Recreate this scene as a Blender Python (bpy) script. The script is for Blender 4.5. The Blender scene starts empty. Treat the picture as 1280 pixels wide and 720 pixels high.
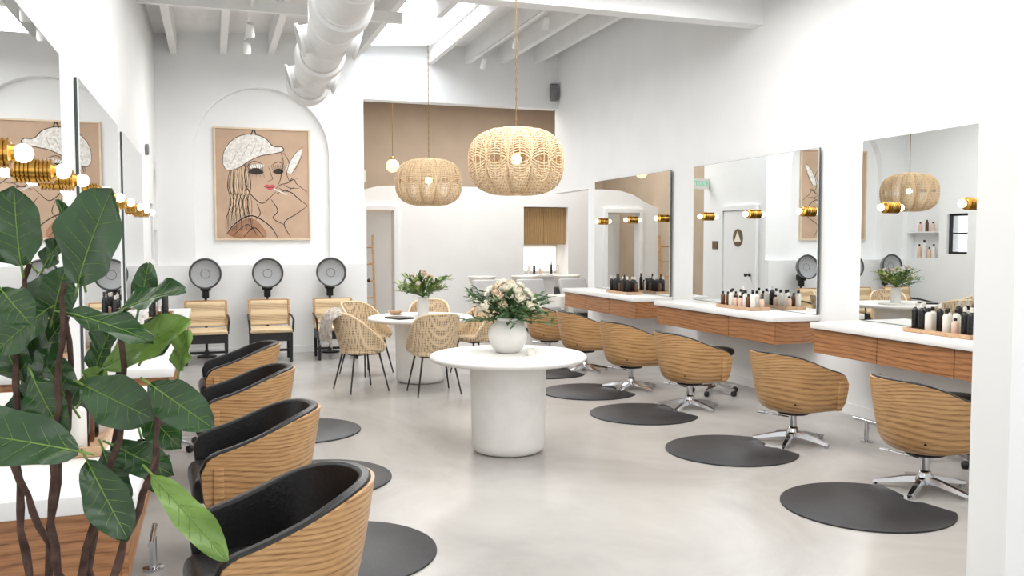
import bpy, math, random
from mathutils import Vector, Matrix
random.seed(7)
S=bpy.context.scene
COL=S.collection
pi=math.pi
# ------------------------------------------------------------ materials
def lin(c):
    o=[]
    for v in c:
        v=v/255.0
        o.append(v/12.92 if v<=0.04045 else ((v+0.055)/1.055)**2.4)
    return (o[0],o[1],o[2],1.0)
def base_mat(name):
    m=bpy.data.materials.new(name); m.use_nodes=True
    nt=m.node_tree; b=nt.nodes['Principled BSDF']
    return m,nt,b
def coord(nt,scale=(1,1,1),kind='Object'):
    tc=nt.nodes.new('ShaderNodeTexCoord'); mp=nt.nodes.new('ShaderNodeMapping')
    mp.inputs['Scale'].default_value=scale
    nt.links.new(tc.outputs[kind],mp.inputs['Vector']); return mp.outputs['Vector']
def ramp(nt,fac,stops):
    r=nt.nodes.new('ShaderNodeValToRGB'); e=r.color_ramp.elements
    e[0].position=stops[0][0]; e[0].color=lin(stops[0][1])
    e[1].position=stops[-1][0]; e[1].color=lin(stops[-1][1])
    for p,c in stops[1:-1]:
        x=e.new(p); x.color=lin(c)
    nt.links.new(fac,r.inputs['Fac']); return r.outputs['Color']
def bump(nt,b,h,strength,dist=0.01):
    bp=nt.nodes.new('ShaderNodeBump'); bp.inputs['Strength'].default_value=strength
    bp.inputs['Distance'].default_value=dist
    nt.links.new(h,bp.inputs['Height']); nt.links.new(bp.outputs['Normal'],b.inputs['Normal'])
def plain(name,c,rough=0.5,metal=0.0,var=6,scale=6.0,bmp=0.0,coat=0.0,detail=3):
    m,nt,b=base_mat(name)
    v=coord(nt); n=nt.nodes.new('ShaderNodeTexNoise'); n.inputs['Scale'].default_value=scale
    n.inputs['Detail'].default_value=detail
    nt.links.new(v,n.inputs['Vector'])
    lo=tuple(max(0,k-var) for k in c); hi=tuple(min(255,k+var) for k in c)
    nt.links.new(ramp(nt,n.outputs['Fac'],[(0.3,lo),(0.7,hi)]),b.inputs['Base Color'])
    b.inputs['Roughness'].default_value=rough; b.inputs['Metallic'].default_value=metal
    if coat: b.inputs['Coat Weight'].default_value=coat
    if bmp: bump(nt,b,n.outputs['Fac'],bmp)
    return m
def emis(name,c,s):
    m,nt,b=base_mat(name)
    b.inputs['Base Color'].default_value=lin(c); b.inputs['Emission Color'].default_value=lin(c)
    b.inputs['Emission Strength'].default_value=s; return m
def wood(name,dark,light,scale=(1,1,1),bands=9,dist=3,rough=0.4,direction='Z',fine=(3,3,60),amt=.45,warp=2.4):
    # growth rings: contour bands of a large smooth warp, plus fine fibre noise
    m,nt,b=base_mat(name); L=nt.links
    v=coord(nt,scale)
    big=nt.nodes.new('ShaderNodeTexNoise'); big.inputs['Scale'].default_value=warp; big.inputs['Detail'].default_value=0.6
    L.new(v,big.inputs['Vector'])
    vm=nt.nodes.new('ShaderNodeVectorMath'); vm.operation='SCALE'; vm.inputs['Scale'].default_value=dist*.12
    L.new(big.outputs['Color'],vm.inputs[0])
    va=nt.nodes.new('ShaderNodeVectorMath'); va.operation='ADD'
    L.new(v,va.inputs[0]); L.new(vm.outputs[0],va.inputs[1])
    w=nt.nodes.new('ShaderNodeTexWave'); w.wave_type='BANDS'; w.bands_direction=direction; w.wave_profile='SIN'
    w.inputs['Scale'].default_value=bands; w.inputs['Distortion'].default_value=0.8
    w.inputs['Detail'].default_value=3.0; w.inputs['Detail Scale'].default_value=3.0
    L.new(va.outputs[0],w.inputs['Vector'])
    v2=coord(nt,fine); n=nt.nodes.new('ShaderNodeTexNoise'); n.inputs['Scale'].default_value=3; n.inputs['Detail'].default_value=5
    L.new(v2,n.inputs['Vector'])
    pw=nt.nodes.new('ShaderNodeMath'); pw.operation='POWER'; pw.inputs[1].default_value=.55; L.new(w.outputs['Fac'],pw.inputs[0])
    a=nt.nodes.new('ShaderNodeMath'); a.operation='MULTIPLY_ADD'
    L.new(pw.outputs[0],a.inputs[0]); a.inputs[1].default_value=amt
    mu=nt.nodes.new('ShaderNodeMath'); mu.operation='MULTIPLY'; mu.inputs[1].default_value=1-amt
    L.new(n.outputs['Fac'],mu.inputs[0]); L.new(mu.outputs[0],a.inputs[2])
    mid=tuple((dark[i]*.35+light[i]*.65) for i in range(3))
    L.new(ramp(nt,a.outputs[0],[(0.28,dark),(0.48,mid),(0.72,light)]),b.inputs['Base Color'])
    b.inputs['Roughness'].default_value=rough
    return m
def weave(name,dark,light,sx=60,sz=60,sy=60,strength=0.6,dist=.004):
    m,nt,b=base_mat(name); v=coord(nt)
    fs=[]
    for d,s in (('X',sx),('Z',sz),('Y',sy)):
        if not s: continue
        w=nt.nodes.new('ShaderNodeTexWave'); w.bands_direction=d; w.inputs['Scale'].default_value=s/6.28
        w.inputs['Distortion'].default_value=0.6
        nt.links.new(v,w.inputs['Vector']); fs.append(w.outputs['Fac'])
    f=fs[0]
    for g in fs[1:]:
        a=nt.nodes.new('ShaderNodeMath'); a.operation='MAXIMUM'
        nt.links.new(f,a.inputs[0]); nt.links.new(g,a.inputs[1]); f=a.outputs[0]
    nt.links.new(ramp(nt,f,[(0.25,dark),(0.8,light)]),b.inputs['Base Color'])
    b.inputs['Roughness'].default_value=0.7
    bump(nt,b,f,strength,dist)
    return m

M={}
M['wall']=plain('white_wall_paint',(239,240,240),0.65,var=2,scale=2)
M['wallfront']=plain('white_partition_paint',(230,231,230),0.7,var=2,scale=2)
M['ceil']=plain('ceiling_white',(236,236,235),0.8,var=3,scale=3)
M['tan']=plain('tan_wall_paint',(184,166,146),0.8,var=5,scale=1.5)
M['brownceil']=wood('brown_ceiling_wood',(140,118,96),(176,154,128),(1,1,1),3,2,0.8,'X')
m,nt,b=base_mat('polished_concrete')
v=coord(nt,(1,0.8,1)); n=nt.nodes.new('ShaderNodeTexNoise'); n.inputs['Scale'].default_value=0.8; n.inputs['Detail'].default_value=8; n.inputs['Roughness'].default_value=0.6; n.inputs['Distortion'].default_value=0.8
nt.links.new(v,n.inputs['Vector'])
nt.links.new(ramp(nt,n.outputs['Fac'],[(0.30,(156,153,149)),(0.48,(171,168,164)),(0.68,(184,181,177))]),b.inputs['Base Color'])
b.inputs['Roughness'].default_value=0.26
M['floor']=m
M['oak']=wood('oak_veneer',(132,92,54),(204,162,112),(0.45,0.45,1.0),10,3.4,0.36,amt=.27,warp=2.0)
M['drawer']=wood('walnut_drawer_wood',(112,70,40),(182,130,88),(1,0.3,1.2),6,2.0,0.4,fine=(3,2,60),amt=.22)
M['cab']=wood('slatted_cabinet_wood',(128,98,60),(184,150,104),(1,1,0.3),9,1,0.5,'X',fine=(40,3,3))
M['leather']=plain('black_leather',(17,17,19),0.34,var=4,scale=80,bmp=0.15)
M['chrome']=plain('polished_chrome',(205,205,208),0.12,1.0,var=4)
M['brass']=plain('brushed_brass',(196,150,72),0.22,1.0,var=10,scale=20)
M['chain']=plain('antique_brass_chain',(150,124,84),0.4,0.6,var=10,scale=20)
M['black']=plain('matte_black',(24,24,25),0.5,var=4)
M['mat']=plain('black_rubber_mat',(38,38,41),0.5,var=4,scale=40,bmp=0.1)
M['plaster']=plain('white_plaster',(230,228,224),0.6,var=4,scale=8,bmp=0.05)
M['quartz']=plain('white_quartz',(240,239,237),0.25,var=3,scale=12)
m,nt,b=base_mat('silver_mirror'); b.inputs['Base Color'].default_value=(0.82,0.84,0.84,1); b.inputs['Metallic'].default_value=1; b.inputs['Roughness'].default_value=0.0
M['mirror']=m
M['edge']=plain('mirror_edge_dark',(70,78,76),0.3,var=5)
M['bulb']=emis('warm_bulb_glow',(255,238,212),3.0)
M['bulb2']=emis('pendant_bulb_glow',(255,222,170),8)
M['skyl']=emis('skylight_daylight_glow',(246,250,255),8)  # daylight in the skylight put in as emission
M['rattan']=weave('rattan_rope',(190,156,116),(236,212,176),90,90,90,0.5)
M['wicker']=weave('wicker_weave',(128,100,72),(222,198,164),78,110,78,1.0,.008)
M['bamboo']=weave('bamboo_slats',(158,128,92),(224,200,162),0,130,60,0.9)
M['paper']=plain('kraft_paper',(190,162,138),0.8,var=6,scale=3)
M['ink']=plain('dark_ink',(50,42,38),0.7,var=6)
M['chalk']=plain('pale_chalk',(222,218,212),0.8,var=22,scale=26)
M['brownink']=plain('brown_wash',(164,122,94),0.8,var=14)
M['hairwash']=plain('pale_hair_wash',(204,178,148),0.8,var=12,scale=10)
M['red']=plain('red_lip_ink',(200,84,90),0.6)
M['framewood']=plain('pale_frame_wood',(220,200,174),0.5,var=8)
M['leafg']=plain('fig_leaf_green',(38,74,32),0.3,var=16,scale=7,coat=0.3)
M['leafy']=plain('fig_leaf_light_green',(104,138,52),0.35,var=24,scale=6,coat=0.2)
M['vein']=plain('leaf_vein_green',(118,150,72),0.5,var=10)
M['bark']=plain('brown_bark',(72,50,40),0.85,var=20,scale=30,bmp=0.6)
M['soil']=plain('dark_soil',(50,38,30),0.95,var=12,scale=50,bmp=0.8)
M['folg']=plain('foliage_green',(70,104,54),0.6,var=26,scale=14)
M['foly']=plain('foliage_lime',(128,146,66),0.6,var=26,scale=14)
M['petal']=plain('cream_petal',(248,242,226),0.6,var=6,scale=20)
M['petalp']=plain('blush_petal',(238,216,190),0.6,var=10,scale=20)
M['grey']=plain('grey_plastic',(120,122,124),0.4,var=6)
M['dgrey']=plain('dark_grey_plastic',(66,67,69),0.4,var=6)
M['perf']=weave('perforated_grey_hood',(120,122,124),(176,178,180),260,260,0,0.4)
M['trayw']=plain('wooden_tray',(196,160,126),0.4,var=14,scale=30)
M['btl_black']=plain('black_bottle',(26,26,28),0.25,var=4)
M['btl_amber']=plain('amber_bottle',(96,60,36),0.2,var=8)
M['btl_white']=plain('white_bottle',(226,222,214),0.35,var=6)
M['btl_pink']=plain('blush_bottle',(222,190,170),0.35,var=6)
M['fur']=plain('shaggy_fur_throw',(206,198,190),0.95,var=40,scale=26,bmp=1.0,detail=8)
M['signbrown']=plain('brown_sign',(104,84,62),0.5)
M['green']=emis('green_sign_letters',(60,170,130),1.0)
m,nt,b=base_mat('clear_glass'); b.inputs['Transmission Weight'].default_value=1; b.inputs['Roughness'].default_value=0.0; b.inputs['IOR'].default_value=1.1
M['glass']=m
M['globeglass']=emis('lit_globe_glass',(250,226,184),1.1)
M['upgrey']=plain('grey_vinyl',(176,176,176),0.45,var=6)
M['lit']=emis('backlit_niche_panel',(255,250,240),1.2)
M['duct']=plain('white_duct_metal',(230,230,229),0.45,var=4,scale=10)

# ------------------------------------------------------------ mesh builder
class MB:
    def __init__(s): s.v=[]; s.f=[]; s.mi=[]; s.cur=0; s.T=Matrix()
    def mat(s,i): s.cur=i; return s
    def add(s,vs,fs):
        o=len(s.v); s.v+= [tuple(s.T@Vector(p)) for p in vs]
        for f in fs: s.f.append(tuple(o+i for i in f)); s.mi.append(s.cur)
        return s
    def box(s,x0,x1,y0,y1,z0,z1):
        return s.add([(x0,y0,z0),(x1,y0,z0),(x1,y1,z0),(x0,y1,z0),(x0,y0,z1),(x1,y0,z1),(x1,y1,z1),(x0,y1,z1)],
          [(0,3,2,1),(4,5,6,7),(0,1,5,4),(1,2,6,5),(2,3,7,6),(3,0,4,7)])
    def rbox(s,x0,x1,y0,y1,z0,z1,r=0.02,n=3):
        cx,cy=(x0+x1)/2,(y0+y1)/2; hx,hy=(x1-x0)/2,(y1-y0)/2
        r=min(r,hx*.99,hy*.99,(z1-z0)/2*.99)
        rings=[]
        def ring(ins,z):
            o=[]
            for q,(sx,sy) in enumerate(((1,1),(-1,1),(-1,-1),(1,-1))):
                for k in range(n+1):
                    a=q*pi/2+k*pi/2/n
                    o.append((cx+sx*(hx-r)+ (r-ins)*math.cos(a), cy+sy*(hy-r)+(r-ins)*math.sin(a), z))
            return o
        for k in range(n+1):
            a=k*pi/2/n; rings.append(ring(r-r*math.sin(a), z0+r-r*math.cos(a)))
        for k in range(n+1):
            a=pi/2-k*pi/2/n; rings.append(ring(r-r*math.sin(a), z1-r+r*math.cos(a)))
        return s.loft(rings,True,True)
    def loft(s,rings,cap0=True,cap1=True,closed=True):
        n=len(rings[0]); vs=[p for r in rings for p in r]; fs=[]
        for j in range(len(rings)-1):
            for i in range(n if closed else n-1):
                k=(i+1)%n
                fs.append((j*n+i,j*n+k,(j+1)*n+k,(j+1)*n+i))
        if cap0: fs.append(tuple(reversed(range(n))))
        if cap1: fs.append(tuple((len(rings)-1)*n+i for i in range(n)))
        return s.add(vs,fs)
    def lathe(s,prof,seg=32,c=(0,0,0)):
        rings=[[(c[0]+max(r,1e-4)*math.cos(2*pi*i/seg),c[1]+max(r,1e-4)*math.sin(2*pi*i/seg),c[2]+z) for i in range(seg)] for r,z in prof]
        return s.loft(rings,True,True)
    def tube(s,pts,r,seg=8,closed=False,caps=True):
        P=[Vector(p) for p in pts]; n=len(P); rings=[]
        prev=None
        for i in range(n):
            if closed: t=P[(i+1)%n]-P[i-1]
            else: t=P[min(i+1,n-1)]-P[max(i-1,0)]
            t.normalize()
            if prev is None:
                a=Vector((0,0,1)) if abs(t.z)<.9 else Vector((1,0,0))
                u=t.cross(a).normalized()
            else:
                u=(prev-t*prev.dot(t)); u.normalize()
            prev=u; w=t.cross(u)
            rr=r[i] if isinstance(r,(list,tuple)) else r
            rings.append([tuple(P[i]+u*rr*math.cos(2*pi*k/seg)+w*rr*math.sin(2*pi*k/seg)) for k in range(seg)])
        if closed: rings.append(rings[0]); caps=False
        return s.loft(rings,caps,caps)
    def sphere(s,c,r,seg=16,rings=10,sz=1.0):
        return s.lathe([(r*math.sin(pi*j/rings),-r*sz*math.cos(pi*j/rings)) for j in range(rings+1)],seg,c)
    def obj(s,name,mats,parent=None,smooth=True,angle=40,bevel=0):
        me=bpy.data.meshes.new(name); me.from_pydata(s.v,[],s.f)
        if not isinstance(mats,(list,tuple)): mats=[mats]
        for k in mats: me.materials.append(M[k])
        for p,i in zip(me.polygons,s.mi): p.material_index=i; p.use_smooth=smooth
        me.validate(); me.update()
        import bmesh
        bm=bmesh.new(); bm.from_mesh(me)
        bmesh.ops.recalc_face_normals(bm,faces=bm.faces); bm.to_mesh(me); bm.free()
        if smooth:
            try: me.set_sharp_from_angle(angle=math.radians(angle))
            except Exception: pass
        o=bpy.data.objects.new(name,me); COL.objects.link(o)
        if parent: o.parent=parent
        if bevel:
            md=o.modifiers.new('bevel','BEVEL'); md.width=bevel; md.segments=2; md.limit_method='ANGLE'
        return o
def tag(o,label,cat,group=None):
    o["label"]=label; o["category"]=cat
    if group: o["group"]=group
    return o
def thing(name,label,cat,group=None,loc=(0,0,0),rz=0):
    e=bpy.data.objects.new(name,None); e.empty_display_size=0.1; COL.objects.link(e)
    e.location=loc; e.rotation_euler=(0,0,rz)
    return tag(e,label,cat,group)
def place(o,loc,rz=0): o.location=loc; o.rotation_euler=(0,0,rz); return o
def dup(o,loc,rz=0,label=None,scale=None):
    def cp(a,par):
        n=a.copy(); COL.objects.link(n)
        if par: n.parent=par
        for c in kids.get(a.name,[]): cp(c,n)
        return n
    kids={}
    for q in list(bpy.data.objects):
        if q.parent: kids.setdefault(q.parent.name,[]).append(q)
    n=cp(o,None); n.location=loc; n.rotation_euler=(0,0,rz)
    if scale: n.scale=scale
    if label: n["label"]=label
    return n
def struct(o): o["kind"]="structure"; return o
def T(x=0,y=0,z=0): return Matrix.Translation((x,y,z))
def RZ(a): return Matrix.Rotation(a,4,'Z')
def RX(a): return Matrix.Rotation(a,4,'X')
def RY(a): return Matrix.Rotation(a,4,'Y')

# ------------------------------------------------------------ dimensions
XL=-0.70; XR=5.60; YB=13.1; YH=14.0; CH=0.89
def jz(x): return 4.16+0.07*(x+0.7)
# ------------------------------------------------------------ room shell
struct(MB().box(-1.0,9.0,-3.2,20.4,-0.1,0).obj('floor','floor',smooth=False))
WA,WB=11.62,12.07
b=MB()
b.box(XL-.25,XL,-3,WA,0,5.2); b.box(XL-.25,XL,WA,WB,0,1.38); b.box(XL-.25,XL,WA,WB,2.07,5.2)
b.box(XL-.25,XL,WB,12.24,0,5.2); b.box(XL-.25,XL,13.0,YB+.3,0,5.2)
b.box(XL-.25,XL,12.24,13.0,0,1.30); b.box(XL-.25,XL-.18,12.24,13.0,1.30,2.7); b.box(XL-.25,XL,12.24,13.0,2.62,5.2)
N=14; cy=12.62; R=.38; sp=2.22
for i in range(N):
    a0=pi*i/N; a1=pi*(i+1)/N
    y0=cy+R*math.cos(a1); y1=cy+R*math.cos(a0); z0=sp+R*math.sin(a1); z1=sp+R*math.sin(a0)
    b.add([(XL-.2,y0,z0),(XL,y0,z0),(XL,y1,z1),(XL-.2,y1,z1),(XL-.2,y0,2.63),(XL,y0,2.63),(XL,y1,2.63),(XL-.2,y1,2.63)],
          [(0,3,2,1),(4,5,6,7),(0,1,5,4),(1,2,6,5),(2,3,7,6),(3,0,4,7)])
struct(b.obj('wall_left','wall',smooth=False))
b=MB(); b.box(XR,XR+.15,-3,12.72,0,5.2); b.box(XR,XR+.15,12.72,YH+.15,2.42,5.2)
struct(b.obj('wall_right','wall',smooth=False))
b=MB(); x0,x1=XL,2.15; cx=.715; R=.93; sp=2.85
b.box(x0,x1,YB+.14,15.2,0,5.2)
b.box(x0,cx-R,YB,YB+.14,1.27,5.2); b.box(cx+R,x1,YB,YB+.14,1.27,5.2)
b.box(cx-R,cx+R,YB,YB+.14,sp+R,5.2)
N=36
for i in range(N):
    a0=pi*i/N; a1=pi*(i+1)/N
    p0=cx+R*math.cos(a1); p1=cx+R*math.cos(a0); z0=sp+R*math.sin(a1); z1=sp+R*math.sin(a0); zt=sp+R+.0001
    b.add([(p0,YB,z0),(p1,YB,z1),(p1,YB+.14,z1),(p0,YB+.14,z0),(p0,YB,zt),(p1,YB,zt),(p1,YB+.14,zt),(p0,YB+.14,zt)],
          [(0,3,2,1),(4,5,6,7),(0,1,5,4),(1,2,6,5),(2,3,7,6),(3,0,4,7)])
b.box(x0,x1,YB-.1,YB+.14,0,1.27)
struct(b.obj('wall_back','wall',smooth=False))
struct(MB().box(x0,x1+.012,YB-.115,YB-.1,0,.1).obj('baseboard_back','wall',smooth=False))
struct(MB().box(XR-.012,XR,3.2,12.7,0,.1).obj('baseboard_right','wall',smooth=False))
struct(MB().box(XL,XL+.012,-3,12.98,0,.1).obj('baseboard_left','wall',smooth=False))
struct(MB().box(2.15,XR,YH,YH+.25,3.84,5.2).obj('wall_header','wall',smooth=False))
struct(MB().box(3.17,XR,2.8,3.0,0,5.2).obj('wall_front_right','wallfront',smooth=False))
# back room
FC=4.95
struct(MB().box(2.15,9,20,20.2,0,FC).obj('wall_far','tan',smooth=False))
struct(MB().box(8.8,9,YH,20,0,FC).obj('wall_far_right','tan',smooth=False))
struct(MB().box(2.0,2.15,15.2,20,0,FC).obj('wall_far_left','tan',smooth=False))
struct(MB().box(XR+.15,9,12.0,12.2,0,4.4).obj('wall_passage','wall',smooth=False))
struct(MB().box(8.8,9,12.2,YH,0,4.4).obj('wall_passage_right','wall',smooth=False))
struct(MB().box(2.0,9,YH+.25,20.2,FC-.1,FC).obj('ceiling_far','brownceil',smooth=False))
struct(MB().box(XR+.15,9,12.0,YH+.25,4.1,4.2).obj('ceiling_passage','ceil',smooth=False))
b=MB()
PY=17.0
b.box(3.43,6.05,PY,PY+.15,0,2.68); b.box(7.03,8.8,PY,PY+.15,0,2.68); b.box(6.05,7.03,PY,PY+.15,0,.86); b.box(6.05,7.03,PY,PY+.15,2.3,2.68)
b.box(5.95,7.13,PY+.62,PY+.7,0,2.68); b.box(5.95,6.05,PY+.15,PY+.62,0,2.68); b.box(7.03,7.13,PY+.15,PY+.62,0,2.68)
b.box(6.05,7.03,PY+.15,PY+.62,2.3,2.4); b.box(6.05,7.03,PY+.15,PY+.62,.8,.86)
b.add([(2.15,PY,2.28),(3.43,PY,2.28),(3.43,PY,2.68),(3.05,PY,2.66),(2.75,PY,2.58),(2.5,PY,2.44),(2.15,PY,2.3),
       (2.15,PY+.15,2.28),(3.43,PY+.15,2.28),(3.43,PY+.15,2.68),(3.05,PY+.15,2.66),(2.75,PY+.15,2.58),(2.5,PY+.15,2.44),(2.15,PY+.15,2.3)],
      [(0,1,2,3,4,5,6),(13,12,11,10,9,8,7),(0,7,8,1),(2,9,10,3),(3,10,11,4),(4,11,12,5),(5,12,13,6)])
b.box(2.15,2.55,PY,PY+.15,0,2.28)
struct(b.obj('wall_partition','wall',smooth=False))
def slab(b,x0,x1,y0,y1,zo0,zo1):
    b.add([(x0,y0,jz(x0)+zo0),(x1,y0,jz(x1)+zo0),(x1,y1,jz(x1)+zo0),(x0,y1,jz(x0)+zo0),(x0,y0,jz(x0)+zo1),(x1,y0,jz(x1)+zo1),(x1,y1,jz(x1)+zo1),(x0,y1,jz(x0)+zo1)],
          [(0,3,2,1),(4,5,6,7),(0,1,5,4),(1,2,6,5),(2,3,7,6),(3,0,4,7)])
b=MB(); sx0,sx1,sy0,sy1=2.2,3.3,10.9,13.6
slab(b,-1,sx0,-3,14.3,.28,.36); slab(b,sx1,5.8,-3,14.3,.28,.36); slab(b,sx0,sx1,-3,sy0,.28,.36); slab(b,sx0,sx1,sy1,14.3,.28,.36)
for (p,q,r,t) in ((sx0-.03,sx0+.03,sy0-.03,sy1+.03),(sx1-.03,sx1+.03,sy0-.03,sy1+.03),(sx0+.03,sx1-.03,sy0-.03,sy0+.03),(sx0+.03,sx1-.03,sy1-.03,sy1+.03)): slab(b,p,q,r,t,.22,.42)
struct(b.obj('ceiling','ceil',smooth=False))
b=MB(); slab(b,sx0-.03,sx1+.03,sy0-.03,sy1+.03,.38,.44); struct(b.obj('window_2','skyl',smooth=False))  # glowing panel added across the skylight opening to stand in for daylight
k=1
for x in (-.45,.2,.85,1.5,2.12,2.75,3.38,4.0,4.6,5.2):
    b=MB(); yend=YB if x<2.15 else YH
    if sx0<x<sx1: yend=sy0
    slab(b,x-.045,x+.045,-3,yend,0,.28)
    struct(b.obj('trim_%d'%k,'ceil',smooth=False)); k+=1
struct(MB().box(XL,XR,8.14,8.34,3.91,4.22).obj('trim_%d'%k,'wall',smooth=False)); k+=1
struct(MB().box(XL,2.1,10.0,10.07,4.08,4.2).obj('trim_%d'%k,'ceil',smooth=False)); k+=1
# window in left wall
b=MB()
for p in ((WA,WA+.04,1.38,2.07),(WB-.04,WB,1.38,2.07),(WA+.04,WB-.04,1.38,1.42),(WA+.04,WB-.04,2.03,2.07),(WA+.04,WB-.04,1.72,1.745)):
    b.box(XL-.1,XL-.05,p[0],p[1],p[2],p[3])
w=struct(b.obj('window_1','black',smooth=False))
MB().box(XL-.08,XL-.072,WA+.04,WB-.04,1.42,2.03).obj('window_glass','glass',parent=w,smooth=False)
# doors
b=MB().box(2.152,2.19,13.4,14.4,0,2.15)
d=struct(b.obj('door_1','wall',smooth=False,bevel=.004))
b=MB(); b.box(2.152,2.215,13.3,13.39,0,2.24); b.box(2.152,2.215,14.41,14.5,0,2.24); b.box(2.152,2.215,13.39,14.41,2.16,2.24)
b.obj('door_frame','wall',parent=d,smooth=False)
b=MB(); b.T=T(2.215,13.5,1.0)@RY(pi/2); b.lathe([(.0,-.02),(.028,-.02),(.028,.0),(.012,.01),(.012,.04),(.03,.05),(.03,.08),(0,.085)],16)
b.obj('door_knob','black',parent=d)
s=MB(); s.T=T(2.20,13.9,1.66)@RY(pi/2); s.lathe([(0,-.008),(.16,-.008),(.16,0),(0,0.001)],40)
sg=s.obj('restroom_sign','signbrown'); tag(sg,'round brown restroom sign with pale triangle on white door','sign')
s=MB(); s.T=T(2.2035,13.9,1.66); tri=[(0,-.11,-.07),(0,.11,-.07),(0,0,.12)]
s.add([(x,y,z) for x,y,z in tri]+[(.003,y,z) for x,y,z in tri],[(0,1,2),(3,5,4),(0,3,4,1),(1,4,5,2),(2,5,3,0)])
s.obj('triangle_symbol','petal',parent=sg,smooth=False)
tag(MB().box(2.151,2.165,14.65,14.85,1.45,1.6).obj('room_plaque','signbrown',smooth=False),'small dark rectangular plaque on wall beside door','sign')
b=MB(); b.box(3.36,3.43,16.93,17.2,0,2.2); b.box(2.55,2.62,16.93,17.2,0,2.2); b.box(2.55,3.43,16.93,17.2,2.2,2.28)
d2=struct(b.obj('door_2','wall',smooth=False))
b=MB(); b.T=T(3.36,17.2,0)@RZ(math.radians(140)); b.box(0,.78,-.02,.02,0.01,2.18); b.obj('door_leaf','wall',parent=d2,smooth=False)
e=MB().box(2.16,2.5,15.0,15.03,2.6,2.8).obj('exit_sign','btl_white',smooth=False); tag(e,'small white exit sign with green letters mounted on wall','sign')
def text(body,size,loc,rot,mat,parent,name):
    cu=bpy.data.curves.new(name,'FONT'); cu.body=body; cu.size=size; cu.extrude=.002; cu.align_x='CENTER'; cu.align_y='CENTER'
    t=bpy.data.objects.new(name,cu); COL.objects.link(t); bpy.context.view_layer.update()
    dg=bpy.context.evaluated_depsgraph_get(); me=bpy.data.meshes.new_from_object(t.evaluated_get(dg))
    bpy.data.objects.remove(t); me.materials.clear(); me.materials.append(M[mat])
    o=bpy.data.objects.new(name,me); COL.objects.link(o); o.location=loc; o.rotation_euler=rot; o.parent=parent; return o
text('EXIT',.14,(2.33,14.997,2.7),(pi/2,0,0),'green',e,'sign_lettering')

# ------------------------------------------------------------ mirrors + counters
def mirror(xw,y0,y1,side,label,rot=0):
    z0,z1=CH+.003,2.51
    t=thing('wall_mirror',label,'mirror','styling station mirrors',(xw,(y0+y1)/2,0),rot)
    h=(y1-y0)/2; sgn=-1 if side=='R' else 1
    b=MB(); xs=sorted((sgn*.003,sgn*.016)); b.box(xs[0],xs[1],-h,h,z0,z1); b.obj('backing','edge',t,False)
    b=MB(); xs=sorted((sgn*.016,sgn*.024)); b.box(xs[0],xs[1],-h+.003,h-.003,z0+.003,z1-.003); b.obj('glass','mirror',t,False)
    return t
RM=[(4.17,6.55),(7.12,9.49),(10.03,12.42)]
LM=[(2.5,4.74),(5.38,7.5),(7.95,10.0)]
for a,c in RM: mirror(XR-.0135,a,c,'R','large frameless rectangular mirror above white counter',math.radians(-.6))
for a,c in LM: mirror(XL+.0,a,c,'L','large frameless rectangular mirror above white counter beside plant')
def counter(xw,y0,y1,side,depth):
    t=thing('floating_counter','wall-mounted white counter with three walnut drawers','counter','styling station counters',(xw,(y0+y1)/2,0),0 if side=='L' else pi)
    h=(y1-y0)/2
    MB().rbox(.003,depth+.02,-h-.01,h+.01,CH-.055,CH,.006,2).obj('worktop','quartz',t)
    MB().box(.003,depth-.03,-h+.012,h-.012,.62,CH-.055).obj('body','drawer',t,False)
    n=3; w=(2*h-.024)/n
    for i in range(n):
        ya=-h+.012+i*w
        MB().rbox(depth-.03,depth-.008,ya+.004,ya+w-.004,.617,CH-.06,.002,1).obj('drawer','drawer',t)
for a,c in RM: counter(XR,a,c,'R',.53)
for a,c in ((2.75,4.74),(5.38,7.5),(7.95,10.0)): counter(XL,a,c,'L',.46)
def make_sconce():
    t=thing('wall_sconce','ribbed brass sconce with round glowing bulb on mirror','lamp','mirror sconces')
    b=MB(); b.T=RY(pi/2)
    pr=[(0,0),(.05,0),(.05,.01),(.04,.012)]
    for i in range(4):
        z=.014+i*.015
        pr+=[(.040,z),(.050,z+.002),(.050,z+.009),(.040,z+.011)]
    pr+=[(.03,.074),(.026,.084),(0,.084)]
    b.lathe(pr,28); b.obj('base','brass',t,angle=30)
    b=MB(); b.T=RY(pi/2)@T(0,0,.105); b.sphere((0,0,0),.031,20,12); b.obj('bulb','bulb',t)
    return t
sc=make_sconce(); first=True
for X,rz,ys in ((XR-.026,pi,(4.45,5.3,6.18,7.27,8.2,9.15,10.2,11.1,12.1)),(XL+.024,0,(3.22,4.02,4.6,5.6,6.4,7.2,8.15,8.95,9.75))):
    for y in ys:
        xo=X
        if rz: 
            cy=[(a+c)/2 for a,c in RM if a<y<c][0]; xo=XR-.0135-.0245+(y-cy)*math.sin(math.radians(.6))
        if first: place(sc,(xo,y,1.9),rz); first=False
        else: dup(sc,(xo,y,1.9),rz)

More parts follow.
